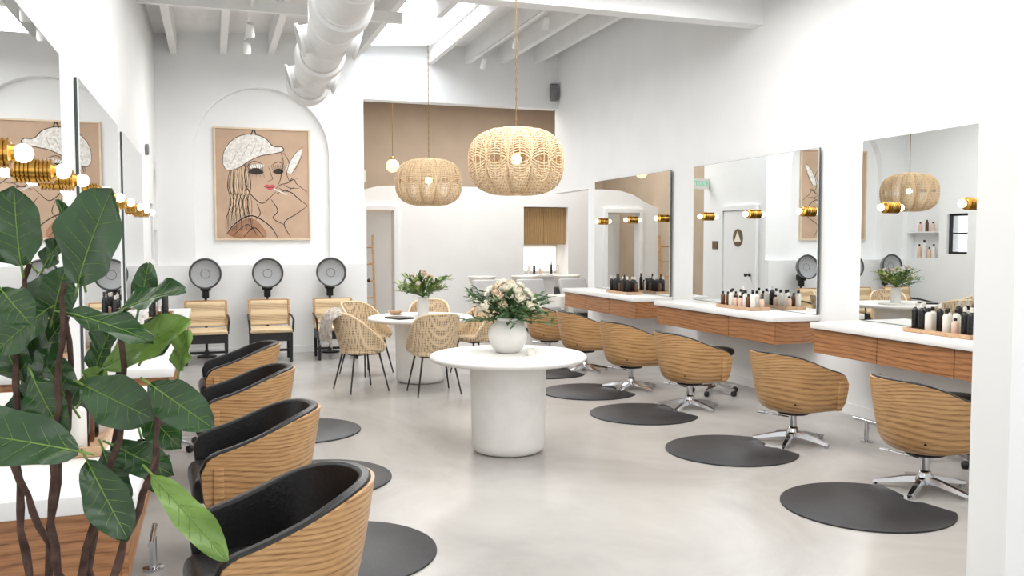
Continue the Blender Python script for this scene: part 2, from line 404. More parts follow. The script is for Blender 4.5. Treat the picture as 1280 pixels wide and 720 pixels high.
# ------------------------------------------------------------ shells
def u_shell(w,yb,yf,zb,arm,back,rows,inset=0,thick=.015,topadd=0,pw=1.0,slope=0.0,N=45,rnd=.06):
    path=[]
    na=int(N*.56); ns=(N-na)//2
    for i in range(ns): path.append((w,yf*(1-i/ns),-1,0))
    for i in range(na+1):
        a=pi*i/na; nx,ny=-math.cos(a)/w,math.sin(a)/yb; l=math.hypot(nx,ny)
        path.append((w*math.cos(a),-yb*math.sin(a),nx/l,ny/l))
    for i in range(1,ns+1): path.append((-w,yf*i/ns,1,0))
    def P(p,v,s,ins):
        x,y,nx,ny=p
        k=min(1,max(0,(yf-y)/(yf+yb))); kk=k*k*(3-2*k)
        zt=arm+(back-arm)*kk**pw+topadd
        d=yf-y
        if d<rnd: zt-= (rnd*.8)*(1-math.sqrt(max(0,1-(1-d/rnd)**2)))
        z=zb+(zt-zb)*v
        yy=y*s - slope*max(0,(z-zb))*k
        return (x*s+nx*ins, yy+ny*ins, z)
    n=len(path); m=len(rows)
    vs=[];fs=[]
    for (v,s) in rows:
        for p in path: vs.append(P(p,v,s,inset))
    o=len(vs)
    for (v,s) in rows:
        for p in path: vs.append(P(p,v,s,inset+thick))
    for j in range(m-1):
        for i in range(n-1):
            fs.append((j*n+i,j*n+i+1,(j+1)*n+i+1,(j+1)*n+i)); fs.append((o+j*n+i,o+(j+1)*n+i,o+(j+1)*n+i+1,o+j*n+i+1))
    for i in range(n-1):
        a=(m-1)*n+i; fs.append((a,a+1,o+a+1,o+a)); fs.append((i,o+i,o+i+1,i+1))
    for j in range(m-1):
        a=j*n; c=(j+1)*n; fs.append((a,c,o+c,o+a)); a=j*n+n-1; c=a+n; fs.append((a,o+a,o+c,c))
    return vs,fs,n
def salon_chair():
    t=thing('salon_chair','oak barrel salon chair with black leather inside and chrome star base','chair','salon styling chairs')
    zb=.27; arm=.575; back=.74
    rows=[(0,.66),(.04,.78),(.1,.86),(.2,.91),(.35,.945),(.55,.97),(.8,.99),(1,1.0)]
    vs,fs,n=u_shell(.315,.30,.27,zb,arm,back,rows,thick=.014,slope=.12,rnd=.10)
    b=MB(); b.add(vs,fs)
    b.add([vs[i] for i in range(n)],[tuple(range(n))])
    b.obj('shell','oak',t,angle=50)
    for s in (-1,1):
        b=MB(); b.T=T(s*.277,.19,0)@RY(s*math.radians(4)); b.rbox(-.009,.009,-.024,.024,.29,.52,.005,2); b.obj('arm_slat','oak',t)
    rows2=[(.12,.875),(.3,.935),(.5,.962),(.75,.985),(.92,1.0),(1.0,1.005)]
    vs,fs,n=u_shell(.315,.30,.275,zb,arm,back,rows2,inset=.0145,thick=.045,topadd=.012,slope=.12,rnd=.10)
    b=MB(); b.add(vs,fs); o=b.obj('upholstery','leather',t,angle=80)
    md=o.modifiers.new('bevel','BEVEL'); md.width=.014; md.segments=3; md.limit_method='ANGLE'; md.angle_limit=math.radians(50)
    MB().rbox(-.235,.235,-.2,.31,.32,.45,.05,4).obj('seat_cushion','leather',t,angle=80)
    MB().lathe([(0,.235),(.12,.235),(.13,.25),(.13,.275),(0,.275)],24).obj('seat_plate','black',t)
    MB().lathe([(0,.10),(.045,.10),(.04,.12),(.028,.13),(.028,.24),(0,.24)],20).obj('hydraulic_post','chrome',t)
    b=MB().lathe([(0,.045),(.06,.045),(.06,.075),(.045,.105),(0,.105)],24); base=b.obj('base','chrome',t)
    for i in range(5):
        b=MB(); b.T=RZ(2*pi*i/5+.3)
        rings=[]
        for r,hw,z0,z1 in ((.04,.028,.05,.09),(.12,.024,.045,.08),(.28,.02,.022,.042),(.31,.016,.022,.036)):
            rings.append([(r,-hw,z0),(r,hw,z0),(r,hw*.7,z1),(r,-hw*.7,z1)])
        b.loft(rings); b.lathe([(0,0.001),(.018,0.001),(.018,.02),(.008,.024),(0,.024)],12,(.29,0,0))
        b.obj('leg','chrome',base,angle=50)
    b=MB(); b.tube([(-.03,-.02,.2),(-.12,-.06,.205),(-.22,-.1,.21)],.007,8); b.tube([(-.22,-.1,.21),(-.28,-.125,.21)],.012,8); b.obj('pump_lever','chrome',t)
    return t
ch=salon_chair()
H2=pi/2
rc=[(4.36,4.48,-.08),(4.39,5.89,.1),(4.34,7.42,.0),(4.30,8.6,.08),(4.36,10.0,-.05),(4.34,11.15,.05)]
lc=[(.21,3.28,.14),(.18,4.75,.07),(.18,6.25,.05),(.19,7.75,.05)]
place(ch,(rc[0][0],rc[0][1],0),-H2+rc[0][2])
for x,y,r in rc[1:]: dup(ch,(x,y,0),-H2+r)
for x,y,r in lc: dup(ch,(x,y,0),H2+r)
def mat_obj():
    R=.50; cut=.40; pts=[]
    a0=math.acos(cut/R)
    N=60
    for i in range(N+1):
        a=a0+(2*pi-2*a0)*i/N; pts.append((R*math.cos(a),R*math.sin(a)))
    for i in range(1,8):
        a=-H2+pi*i/8.0; pts.append((cut-.09*math.cos(a),.09*math.sin(a)))
    b=MB(); b.loft([[(x,y,.001) for x,y in pts],[(x,y,.010) for x,y in pts],[(x*.985,y*.985,.014) for x,y in pts]])
    o=b.obj('floor_mat','mat',angle=50); tag(o,'round black rubber floor mat beside salon chair','floor mat','anti-fatigue mats'); return o
mo=mat_obj(); place(mo,(3.74,4.30,0),0)
for x,y in ((3.76,5.8),(3.78,7.29),(3.78,8.55),(3.82,9.97),(3.82,11.2)): dup(mo,(x,y,0),0)
for x,y in ((.59,3.1),(.60,4.52),(.65,6.0),(.69,7.57)): dup(mo,(x,y,0),pi)

# ------------------------------------------------------------ round tables
def round_table():
    t=thing('round_table','white plaster round pedestal table with thick drum base','table','white pedestal tables')
    MB().lathe([(0,.70),(.57,.70),(.592,.707),(.602,.722),(.602,.732),(.592,.745),(.575,.75),(0,.75)],72).obj('tabletop','plaster',t)
    MB().lathe([(0,0.001),(.235,0.001),(.262,.012),(.276,.035),(.282,.07),(.286,.3),(.292,.6),(.298,.70),(0,.70)],56).obj('base','plaster',t)
    return t
tb=round_table(); place(tb,(2.14,6.37,0)); dup(tb,(2.25,9.85,0),.4)
# ------------------------------------------------------------ pendant lamps
def pendant(R,H):
    t=thing('pendant_lamp','woven rattan globe pendant lamp hanging above round table','lamp','rattan pendant lamps')
    b=MB(); nl=12
    def pt(th,ph,k=1.0):
        s=math.sin(th); c=math.cos(th)
        r=R*(abs(s)**.70); z=H*(1 if c>0 else -1)*abs(c)**.9
        l=abs(math.sin(nl*ph/2))**.8; r*= .90+.10*l
        z+= .045*math.sin(th)*(l-.5)*(-1 if c<0 else 1)
        return (k*r*math.cos(ph),k*r*math.sin(ph),k*z)
    rows=40; seg=144
    for j in range(rows):
        th=math.radians(9+162*j/(rows-1))
        b.tube([pt(th,2*pi*i/seg) for i in range(seg)],.0066,4,closed=True)
    for i in range(nl*4):
        ph=2*pi*i/(nl*4)
        rr=.011 if i%4==0 else .004
        b.tube([pt(math.radians(8+164*j/28),ph,1.015) for j in range(29)],rr,4)
    # arched ropes over each lobe
    for i in range(nl):
        for f in (.35,.6,.85):
            pts=[]
            for q in range(13):
                u=-1+2*q/12; pts.append(pt(math.radians(90-70*f*(1-u*u)-8),2*pi*(i+.5)/nl+u*pi/nl,1.02))
            b.tube(pts,.005,4)
            pts=[]
            for q in range(13):
                u=-1+2*q/12; pts.append(pt(math.radians(90+70*f*(1-u*u)+8),2*pi*(i+.5)/nl+u*pi/nl,1.02))
            b.tube(pts,.005,4)
    b.lathe([(.04,H-.02),(.075,H-.02),(.08,H),(.075,H+.018),(.04,H+.018)],24)
    b.obj('lamp_shade','rattan',t,angle=80)
    return t,b
def finish_pendant(t,H,z,x):
    top=jz(x)+.27-z
    b=MB(); zz=H+.016
    n=int((top-zz)/.034)
    for i in range(n):
        c=zz+.017+i*.034; a=(i%2)*H2
        b.tube([(math.cos(a)*.006*math.cos(q),math.sin(a)*.006*math.cos(q),c+.021*math.sin(q)) for q in [2*pi*k/8 for k in range(8)]],.0018,4,closed=True)
    b.tube([(0,0,0.05),(0,0,top-.01)],.002,5)
    b.obj('chain','chain',t)
    MB().lathe([(0,top-.03),(.05,top-.03),(.065,top-.01),(.065,top),(0,top)],24).obj('canopy','brass',t)
    MB().lathe([(0,.06),(.02,.06),(.022,.12),(.012,.14),(0,.14)],16).obj('socket','brass',t)
    MB().sphere((0,0,.02),.04,16,10).obj('bulb','bulb2',t)
for (x,y,z) in ((2.25,6.50,2.225),(2.30,9.62,2.26)):
    t,_=pendant(.365,.25); place(t,(x,y,z)); finish_pendant(t,.25,z,x)
t=thing('globe_pendant','clear glass globe pendant with brass cap and cord','lamp',None,(3.12,15.85,2.96))
MB().sphere((0,0,0),.12,24,16).obj('glass_globe','globeglass',t)
MB().lathe([(0,.11),(.04,.11),(.04,.15),(.012,.17),(0,.17)],16).obj('cap','brass',t)
MB().tube([(0,0,.16),(0,0,1.89)],.006,6).obj('cord','chain',t)

# ------------------------------------------------------------ woven chairs (face +Y)
def woven_chair():
    t=thing('woven_chair','natural wicker tub chair with thin black metal legs','chair','wicker dining chairs')
    rows=[(0,.86),(.1,.93),(.3,.97),(.6,1.0),(1,1.02)]
    vs,fs,n=u_shell(.255,.23,.17,.43,.56,.86,rows,thick=.018,slope=.22,pw=.8,rnd=.1)
    MB().add(vs,fs).obj('backrest','wicker',t,angle=60)
    b=MB(); vs2,_,n=u_shell(.255,.23,.17,.43,.56,.86,[(1,1.02)],slope=.22,pw=.8,inset=.009,rnd=.1)
    b.tube(vs2[:n],.013,6); b.obj('rim','rattan',t)
    b=MB(); pts=[(.235*math.cos(2*pi*i/36),.0+ (.22 if math.sin(2*pi*i/36)<0 else .23)*math.sin(2*pi*i/36)) for i in range(36)]
    b.loft([[(x*.97,y*.97,.415) for x,y in pts],[(x,y,.43) for x,y in pts],[(x,y,.45) for x,y in pts],[(x*.94,y*.94,.465) for x,y in pts]]); b.obj('seat','wicker',t,angle=60)
    for sx,sy in ((1,1),(-1,1),(1,-1),(-1,-1)):
        MB().tube([(sx*.16,sy*.14,.42),(sx*.235,sy*.22,.006)],[.011,.008],8).obj('leg','black',t)
    MB().tube([(-.17,-.15,.405),(.17,-.15,.405),(.17,.15,.405),(-.17,.15,.405)],.008,6,closed=True).obj('seat_frame','black',t)
    return t
wc=woven_chair(); place(wc,(2.20,9.02,0),.05); 
dup(wc,(1.50,9.45,0),-H2+.25,'natural wicker tub chair draped with pale fur throw')
dup(wc,(1.75,10.6,0),pi+.6); dup(wc,(3.0,10.15,0),H2+.3); dup(wc,(2.55,10.7,0),pi-.3)
random.seed(3)
b=MB(); b.T=T(1.235,9.40,0)@RZ(.25)
prof=[(-.085,.56),(-.095,.64),(-.09,.74),(-.07,.84),(-.035,.895),(.01,.905),(.05,.87),(.075,.79),(.08,.72)]
vs=[];fs=[];nj=24
for i,(x,z) in enumerate(prof):
    for j in range(nj+1):
        y=-.17+.34*j/nj; zz=z-2.2*y*y+random.uniform(-.012,.012); vs.append((x+random.uniform(-.012,.012)-(.03 if i<4 else 0),y,zz))
for i in range(len(prof)-1):
    for j in range(nj): a=i*(nj+1)+j; fs.append((a,a+1,a+nj+2,a+nj+1))
b.add(vs,fs)
for k in range(1500):
    i=random.randrange(len(prof)-1); j=random.randrange(nj); a=Vector(vs[i*(nj+1)+j]); c=Vector(vs[(i+1)*(nj+1)+j+1]); p=a.lerp(c,random.random())
    out=Vector((-1 if p.x<0 else 1,0,.2 if i>3 else -.4)); dd=(out*.6+Vector((random.uniform(-.5,.5),random.uniform(-.8,.8),random.uniform(-.9,.2)))).normalized()*random.uniform(.02,.04)
    sd=dd.cross(Vector((0,0,1))).normalized()*.0035
    b.add([tuple(p-sd),tuple(p+sd),tuple(p+dd)],[(0,1,2)])
fu=b.obj('fur_throw','fur',angle=180); tag(fu,'pale shaggy fur throw over wicker chair back','throw')

# ------------------------------------------------------------ vases, flowers
def leaf_small(b,base,d,L,W,up=Vector((0,0,1))):
    d=Vector(d).normalized(); s=d.cross(up)
    if s.length<.05: s=d.cross(Vector((1,0,0)))
    s.normalize(); n=s.cross(d); base=Vector(base)
    def p(a,w,h): return tuple(base+d*a*L+s*w*W+n*h*W)
    b.add([p(0,0,0),p(.3,.45,.18),p(.35,0,0),p(.3,-.45,.18),p(.7,.38,.1),p(.72,0,-.06),p(.7,-.38,.1),p(1,0,-.2)],
      [(0,1,2),(0,2,3),(1,4,5,2),(2,5,6,3),(4,7,5),(5,7,6)])
def foliage(parent,name,mat,n,spread,h0,h1,L,W,c=(0,0,0),per=9):
    b=MB()
    for i in range(n):
        a=random.uniform(0,2*pi); r=spread*math.sqrt(random.uniform(.1,1)); h=random.uniform(h0,h1)*(1-.35*(r/spread)**2)
        e=Vector((c[0]+r*math.cos(a),c[1]+r*math.sin(a),c[2]+h)); s=Vector(c)
        mid=s*.5+e*.5+Vector((0,0,.25*h)); mid.x=c[0]+(e.x-c[0])*.35; mid.y=c[1]+(e.y-c[1])*.35
        P=[]
        for k in range(9):
            q=k/8; P.append(s*(1-q)**2+mid*2*q*(1-q)+e*q*q)
        b.tube(P,.0025,4)
        for k in range(per):
            q=.35+.65*k/(per-1); kk=min(7,int(q*8)); pt=P[kk].lerp(P[kk+1],q*8-kk)
            d=(P[kk+1]-P[kk]).normalized()+Vector((random.uniform(-1,1),random.uniform(-1,1),random.uniform(-.5,.8)))*.9
            leaf_small(b,pt,d,L*random.uniform(.7,1.2),W*random.uniform(.7,1.2))
    return b.obj(name,mat,parent,smooth=True,angle=60)
def rose(parent,c,r,mat):
    b=MB(); ax=Vector((c[0]*2.2,c[1]*2.2,.35)).normalized(); Q=Vector((0,0,1)).rotation_difference(ax).to_matrix().to_4x4()
    for layer,(n,rr,tilt) in enumerate(((3,.45,.15),(5,.75,.55),(7,1.0,1.0))):
        for i in range(n):
            a=2*pi*i/n+layer*.7
            b.T=T(*c)@Q@RZ(a)@T(rr*r*.35,0,0)@RY(tilt*.8)
            vs=[];fs=[]
            for p in range(5):
                for q in range(5):
                    u=(q-2)/2; v=p/4
                    w=r*.62*math.sin(pi*min(1,.25+v*.72))
                    vs.append((r*.35*math.sin(v*1.9)-.25*r*u*u*1.2+ r*.1, u*w, -r*.35+v*r*1.15))
            for p in range(4):
                for q in range(4): fs.append((p*5+q,p*5+q+1,p*5+q+6,p*5+q+5))
            b.add(vs,fs)
    b.T=T(*c)@Q; b.sphere((0,0,-.1*r),r*.45,10,6); b.T=Matrix()
    return b.obj('flower',mat,parent,angle=70)
tz=.75
v=MB().lathe([(0,0.001),(.075,0.001),(.09,.006),(.128,.05),(.15,.11),(.152,.15),(.135,.20),(.1,.235),(.083,.25),(.086,.268),(.078,.27),(.072,.25),(.09,.22),(.1,.15),(.08,.05),(0,.03)],40).obj('vase','plaster')
place(v,(2.16,6.44,tz)); tag(v,'round white ceramic vase on pedestal table','vase')
f=thing('flower_arrangement','cream roses and trailing greenery arranged in round white vase','flowers',None,(2.16,6.44,tz+.27))
foliage(f,'foliage','folg',46,.36,.05,.27,.08,.036)
foliage(f,'foliage','folg',18,.39,-.07,.05,.065,.03)
random.seed(11)
for i in range(36):
    a=i*2.39996+random.uniform(-.2,.2); r=.245*math.sqrt((i+.5)/36); h=.275-3.6*r*r+random.uniform(-.02,.02)
    rose(f,(r*math.cos(a),r*math.sin(a),h),random.uniform(.034,.05) if i%3 else .026,'petal' if i%4 else 'petalp')
v=MB().lathe([(0,0.001),(.06,0.001),(.064,.01),(.064,.21),(.058,.215),(.055,.2),(.055,.03),(0,.03)],32).obj('vase','plaster')
place(v,(2.28,9.85,tz)); tag(v,'tall cylindrical white vase on pedestal table','vase')
f=thing('greenery_arrangement','loose green and lime foliage bouquet in cylindrical vase','flowers',None,(2.28,9.85,tz+.216))
foliage(f,'foliage','foly',36,.32,.08,.34,.075,.034); foliage(f,'foliage','folg',24,.33,.05,.30,.07,.03)
for i in range(12):
    a=random.uniform(0,2*pi); r=random.uniform(.05,.22); rose(f,(r*math.cos(a),r*math.sin(a),.24+random.uniform(-.08,.05)),.03,'petalp' if i%2 else 'petal')
def small(mb,name,mat,loc,label,cat,group=None,rz=0):
    o=mb.obj(name,mat); place(o,loc,rz); return tag(o,label,cat,group)
small(MB().lathe([(0,0.001),(.03,0.001),(.038,.05),(.035,.05),(.028,.006),(0,.006)],20),'glass_cup','btl_white',(2.26,6.20,tz),'small white cup beside vase','cup')
small(MB().rbox(-.1,.1,-.14,.14,0.001,.02,.003,1),'magazine','btl_black',(1.95,9.6,tz),'dark magazine lying on round table','magazine','magazines on round table',.4)
small(MB().rbox(-.1,.1,-.14,.14,0.001,.02,.003,1),'magazine','btl_white',(2.55,9.62,tz),'pale magazine lying on round table','magazine','magazines on round table',-.3)
small(MB().lathe([(0,0.001),(.05,0.001),(.09,.045),(.085,.045),(.045,.008),(0,.008)],24),'small_bowl','trayw',(2.02,10.15,tz),'small blush bowl on round table','bowl')

# ------------------------------------------------------------ bottles on trays
def bottle(kind):
    h,r,mb,cap,name=kind
    b=MB().lathe([(0,0.0005),(r*.92,0.0005),(r,.005),(r,h*.72),(r*.8,h*.78),(r*.42,h*.82),(r*.42,h*.86),(0,h*.86)],16)
    o=b.obj('bottle',mb); tag(o,name,'bottle','hair product bottles')
    MB().lathe([(0,h*.84),(r*.5,h*.84),(r*.5,h*.99),(r*.42,h),(0,h)],14).obj('bottle_cap',cap,o)
    return o
kinds=[(.22,.026,'btl_black','btl_white','tall black hair product bottle with pale cap'),(.16,.024,'btl_amber','btl_black','amber hair product bottle with black cap'),
       (.19,.028,'btl_white','btl_black','white hair product bottle with black cap'),(.13,.026,'btl_pink','btl_black','short blush hair product bottle with black cap'),
       (.25,.022,'btl_black','btl_black','slim tall black spray bottle')]
protos=[bottle(k) for k in kinds]
used=[False]*5
trays=[(XR-.26,8.06),(XR-.26,10.9),(XR-.26,5.3),(XL+.22,3.55),(XL+.22,6.3),(XL+.22,8.9)]
tr=None
for ti,(x,y) in enumerate(trays):
    b=MB().rbox(-.12,.12,-.33,.33,.001,.012,.004,1)
    b.box(-.12,-.11,-.33,.33,.01,.035); b.box(.11,.12,-.33,.33,.01,.035); b.box(-.11,.11,-.33,-.32,.01,.035); b.box(-.11,.11,.32,.33,.01,.035)
    if tr is None:
        tr=b.obj('serving_tray','trayw',angle=30); tag(tr,'pale wooden rimmed tray holding hair products on counter','tray','product trays'); place(tr,(x,y,CH))
    else: dup(tr,(x,y,CH))
    n=8
    for i in range(n):
        for j in range(2):
            if random.random()<.06: continue
            k=random.choice((0,2,1,2,3,0,4,2,0))
            px=x+(-.05 if j else .05)+random.uniform(-.012,.012); py=y-.28+i*.56/(n-1)+random.uniform(-.006,.006)
            if not used[k]: place(protos[k],(px,py,CH+.0125)); used[k]=True
            else: dup(protos[k],(px,py,CH+.0125),random.uniform(0,3))
for i,y in enumerate((12.44,12.54,12.66,12.78)):
    dup(protos[3 if i%2 else 2],(XL-.08,y,1.301),0,scale=(1.3,1.3,1.3+.2*i))
small(MB().box(-.09,.09,-.36,.36,0,.02),'wall_shelf','quartz',(XL-.09,12.62,1.75),'thin white shelf inside arched niche','shelf')
for i,y in enumerate((12.46,12.6,12.76)):
    dup(protos[(3,1,3)[i]],(XL-.07,y,1.771),0,scale=(1.2,1.2,1.3))

# ------------------------------------------------------------ stools, footrests
def stool():
    t=thing('rolling_stool','low black cushioned rolling stool with chrome base','stool','rolling stools')
    MB().lathe([(0,.41),(.16,.41),(.185,.425),(.19,.45),(.18,.475),(.15,.485),(0,.487)],32).obj('seat','leather',t)
    MB().lathe([(0,.1),(.035,.1),(.035,.2),(.02,.21),(.02,.41),(0,.41)],16).obj('post','chrome',t)
    bs=MB().lathe([(0,.075),(.045,.075),(.045,.11),(0,.115)],16).obj('base','chrome',t)
    for i in range(5):
        b=MB(); b.T=RZ(2*pi*i/5); b.loft([[(.03,-.02,.08),(.03,.02,.08),(.03,.015,.105),(.03,-.015,.105)],[(.25,-.012,.06),(.25,.012,.06),(.25,.01,.075),(.25,-.01,.075)]]); b.obj('leg','chrome',bs,angle=30)
        b=MB(); b.T=RZ(2*pi*i/5)@T(.24,0,.028)@RX(H2); b.lathe([(0,-.022),(.02,-.022),(.027,-.016),(.027,.016),(.02,.022),(0,.022)],16); b.T=RZ(2*pi*i/5); b.tube([(.24,0,.02),(.24,0,.065)],.006,6); b.obj('caster','black',bs)
    return t
st=stool(); place(st,(5.02,8.05,0)); dup(st,(-.36,7.25,0),.5); dup(st,(5.15,5.0,0),.4)
def footrest():
    t=thing('footrest','brushed metal floor-mounted footrest bar','footrest','station footrests')
    MB().lathe([(0,0.001),(.05,0.001),(.05,.01),(.018,.014),(.018,.16),(0,.16)],20).obj('post','chrome',t)
    b=MB(); b.tube([(0,-.15,.17),(0,.15,.17)],.016,14); b.obj('bar','chrome',t); return t
fr=footrest(); place(fr,(4.95,5.7,0))
dup(fr,(-.3,4.6,0)); dup(fr,(-.3,6.1,0))

# ------------------------------------------------------------ hooded dryers + chairs (face -Y)
def dryer():
    t=thing('hooded_hair_dryer','grey domed hooded hair dryer on dark stand','hair dryer','hooded hair dryers')
    b=MB(); R=.2; X78=T(0,-.1,1.16)@RX(math.radians(82)); b.T=X78
    pr=[]
    for j in range(11):
        a=j/10*H2; pr.append((R*math.sin(a),-.17*math.cos(a)))
    pr+=[(R,.03),(R*.95,.03)]
    for j in range(9,-1,-1):
        a=j/10*H2; pr.append((R*.93*math.sin(a),-.155*math.cos(a)))
    b.lathe(pr,36); b.obj('hood','grey',t,angle=60)
    b=MB(); b.T=X78
    b.lathe([(0,-.03),(R*.4,-.026),(R*.75,-.012),(R*.93,.008),(R*.93,.014),(R*.75,-.006),(R*.4,-.02),(0,-.024)],40); b.obj('mesh_screen','perf',t,angle=60)
    b=MB(); b.T=X78; b.tube([(R*math.cos(2*pi*i/40),R*math.sin(2*pi*i/40),.03) for i in range(40)],.013,8,closed=True)
    b.tube([(R*.3*math.cos(2*pi*i/30),R*.3*math.sin(2*pi*i/30),-.02) for i in range(30)],.003,6,closed=True)
    b.obj('hood_rim','dgrey',t)
    b=MB(); b.rbox(-.07,.07,-.0,.12,.92,1.03,.02,3); b.rbox(-.045,.045,.02,.1,.82,.94,.01,2); b.obj('motor_housing','black',t)
    b=MB(); b.tube([(0,.06,.08),(0,.06,.84)],.018,12); b.obj('stand_pole','black',t)
    b=MB(); b.lathe([(0,.001),(.13,.001),(.13,.02),(.03,.04),(.03,.09),(0,.09)],28,(0,.06,0)); b.obj('stand_base','black',t)
    return t
def dchair():
    t=thing('dryer_chair','slatted bamboo chair with dark wooden legs under hair dryer','chair','dryer chairs')
    b=MB(); b.T=T(0,.1,.44)@RX(math.radians(-12)); b.rbox(-.25,.25,-.025,.025,0.02,.36,.015,3); b.obj('backrest','bamboo',t)
    b=MB(); b.T=T(0,.1,.44)@RX(math.radians(-12)); b.rbox(-.275,-.25,-.02,.02,0,.37,.006,2); b.rbox(.25,.275,-.02,.02,0,.37,.006,2); b.rbox(-.25,.25,-.02,.02,.36,.375,.004,2); b.obj('back_frame','oak',t)
    b=MB(); b.rbox(-.27,.27,-.42,.10,.395,.445,.02,3); b.obj('seat','bamboo',t)
    b=MB(); b.box(-.27,.27,-.40,-.37,.28,.39); b.box(-.27,.27,.06,.09,.28,.39); b.box(-.27,-.245,-.4,.09,.28,.39); b.box(.245,.27,-.4,.09,.28,.39); b.box(-.26,.26,-.17,-.14,.12,.15); b.obj('frame','black',t,False)
    for sx in (-1,1):
        for sy,y in ((0,-.385),(1,.075)):
            b=MB(); b.T=T(sx*.25,y,0); b.loft([[(-.018,-.018,.001),(.018,-.018,.001),(.018,.018,.001),(-.018,.018,.001)],[(-.022,-.022,.39),(.022,-.022,.39),(.022,.022,.39),(-.022,.022,.39)]]); b.obj('leg','black',t,False)
        b=MB(); b.tube([(sx*.275,.12,.60),(sx*.285,-.1,.59),(sx*.285,-.38,.56),(sx*.27,-.39,.4)],.014,8); b.obj('armrest','black',t)
    return t
dr=dryer(); dc=dchair()
for i,x in enumerate((-.09,.73,1.60)):
    if i==0: place(dr,(x,12.78,0)); place(dc,(x,12.38,0))
    else: dup(dr,(x,12.78,0)); dup(dc,(x,12.38,0))

# ------------------------------------------------------------ artwork
A=thing('framed_artwork','framed ink drawing of woman in pale beret on kraft paper','picture',None,(.715,YB+.14,2.42))
MB().box(-.655,.655,-.03,0,-.79,.79).obj('paper','paper',A,False)
b=MB(); w=.665;h=.80
for q in ((-w,-w+.022,-h,h),(w-.022,w,-h,h),(-w+.022,w-.022,-h,-h+.022),(-w+.022,w-.022,h-.022,h)): b.box(q[0],q[1],-.05,0,q[2],q[3])
b.obj('frame','framewood',A,False)
def px(p): return ((p[0]-330)*.01108,(229-p[1])*.0113)
def cr(P,n=6):
    if len(P)<3: return P
    Q=[P[0]]+list(P)+[P[-1]]; o=[]
    for i in range(1,len(Q)-2):
        for k in range(n):
            t=k/n; f=lambda a,b,c,d:.5*(2*b+(c-a)*t+(2*a-5*b+4*c-d)*t*t+(3*b-a-3*c+d)*t**3)
            o.append((f(Q[i-1][0],Q[i][0],Q[i+1][0],Q[i+2][0]),f(Q[i-1][1],Q[i][1],Q[i+1][1],Q[i+2][1])))
    o.append(P[-1]); return o
def stroke(b,P,w,y):
    P=[Vector(px(p)) for p in cr(P)]; vs=[];fs=[]
    for i,p in enumerate(P):
        t=(P[min(i+1,len(P)-1)]-P[max(i-1,0)]).normalized(); n=Vector((-t.y,t.x)); ww=w*(.45+.55*math.sin(pi*(i+.5)/len(P)))
        vs+=[(p.x+n.x*ww,y,p.y+n.y*ww),(p.x-n.x*ww,y,p.y-n.y*ww)]
    for i in range(len(P)-1): fs.append((2*i,2*i+1,2*i+3,2*i+2))
    b.add(vs,fs)
def fill(b,P,y):
    P=cr(P+[P[0]]); P=P[:-1]; c=(sum(p[0] for p in P)/len(P),sum(p[1] for p in P)/len(P))
    vs=[(px(c)[0],y,px(c)[1])]+[(px(p)[0],y,px(p)[1]) for p in P]; n=len(P)
    b.add(vs,[(0,i+1,(i+1)%n+1) for i in range(n)])
beret=[(281,205),(282,190),(291,176),(304,168),(320,166),(334,171),(343,180),(354,181),(356,186),(343,190),(328,193),(313,200),(298,210),(286,212)]
b=MB(); fill(b,[(292,212),(306,204),(314,240),(300,272),(288,280),(288,240)],-.0312); b.obj('hair_wash','hairwash',A,False)
b=MB(); fill(b,[(284,292),(296,280),(314,272),(328,282),(332,296),(300,298)],-.0314); b.obj('coat_wash','brownink',A,False)
b=MB(); fill(b,beret,-.0318); fill(b,[(359,212),(362,202),(370,190),(380,182),(378,192),(372,204),(366,214)],-.0318); fill(b,[(314,205),(330,203),(330,207),(316,211)],-.0318); b.obj('chalk_fill','chalk',A,False)
b=MB(); fill(b,[(331,231),(335,229),(338,230),(342,229),(345,232),(338,236)],-.0322); b.obj('lips','red',A,False)
b=MB()
Y=-.0328
stroke(b,beret+[beret[0]],.006,Y); stroke(b,[(316,167),(319,160),(322,166)],.010,Y)
for k in range(4): stroke(b,[(290+k*12,205-k*5),(297+k*10.5,192-k*3),(305+k*8.6,179-k*1.5)],.0018,Y)
stroke(b,[(309,203),(307,220),(311,236),(320,248),(329,253),(338,246),(346,238)],.006,Y)
stroke(b,[(353,188),(356,200),(354,210),(352,222),(348,231)],.006,Y)
for e in ([(311,214),(317,209),(325,209),(331,214),(322,217)],[(342,213),(347,209),(353,209),(356,213),(349,216)]): fill(b,e,Y)
stroke(b,[(310,207),(319,200),(331,204)],.005,Y); stroke(b,[(342,204),(349,200),(356,203)],.005,Y)
for k in range(9):
    stroke(b,[(311+k*2.4,212),(306+k*3.0,204)],.0032,Y)
    stroke(b,[(342+k*1.7,211),(341+k*2.4,204)],.0032,Y)
    stroke(b,[(313+k*2.2,215),(311+k*2.6,220)],.0022,Y)
stroke(b,[(337,206),(340,216),(342,222),(336,225)],.004,Y)
stroke(b,[(331,232),(338,233),(345,232)],.004,Y)
for k in range(22):
    o=k*1.35; q=3*math.sin(k*1.7)
    stroke(b,[(289+o*.85,212-k*.5),(286+o*1.0+q,232),(290+o*.8-q,252),(284+o*1.1,272+q),(283+o*1.2,288)],.0024 if k%4 else .005,Y)
stroke(b,[(356,188),(363,200),(360,214),(364,226)],.005,Y)
stroke(b,[(344,236),(352,229),(360,227),(369,222),(373,228),(386,238)],.006,Y)
stroke(b,[(346,241),(356,237),(366,239),(374,246),(387,256)],.006,Y)
stroke(b,[(350,233),(358,237),(369,232)],.004,Y); stroke(b,[(356,229),(364,233),(376,233)],.004,Y); stroke(b,[(362,226),(368,220),(374,221)],.004,Y)
stroke(b,[(340,248),(348,262),(342,272),(356,280)],.006,Y)
stroke(b,[(284,292),(296,278),(316,269),(338,282),(348,298)],.008,Y)
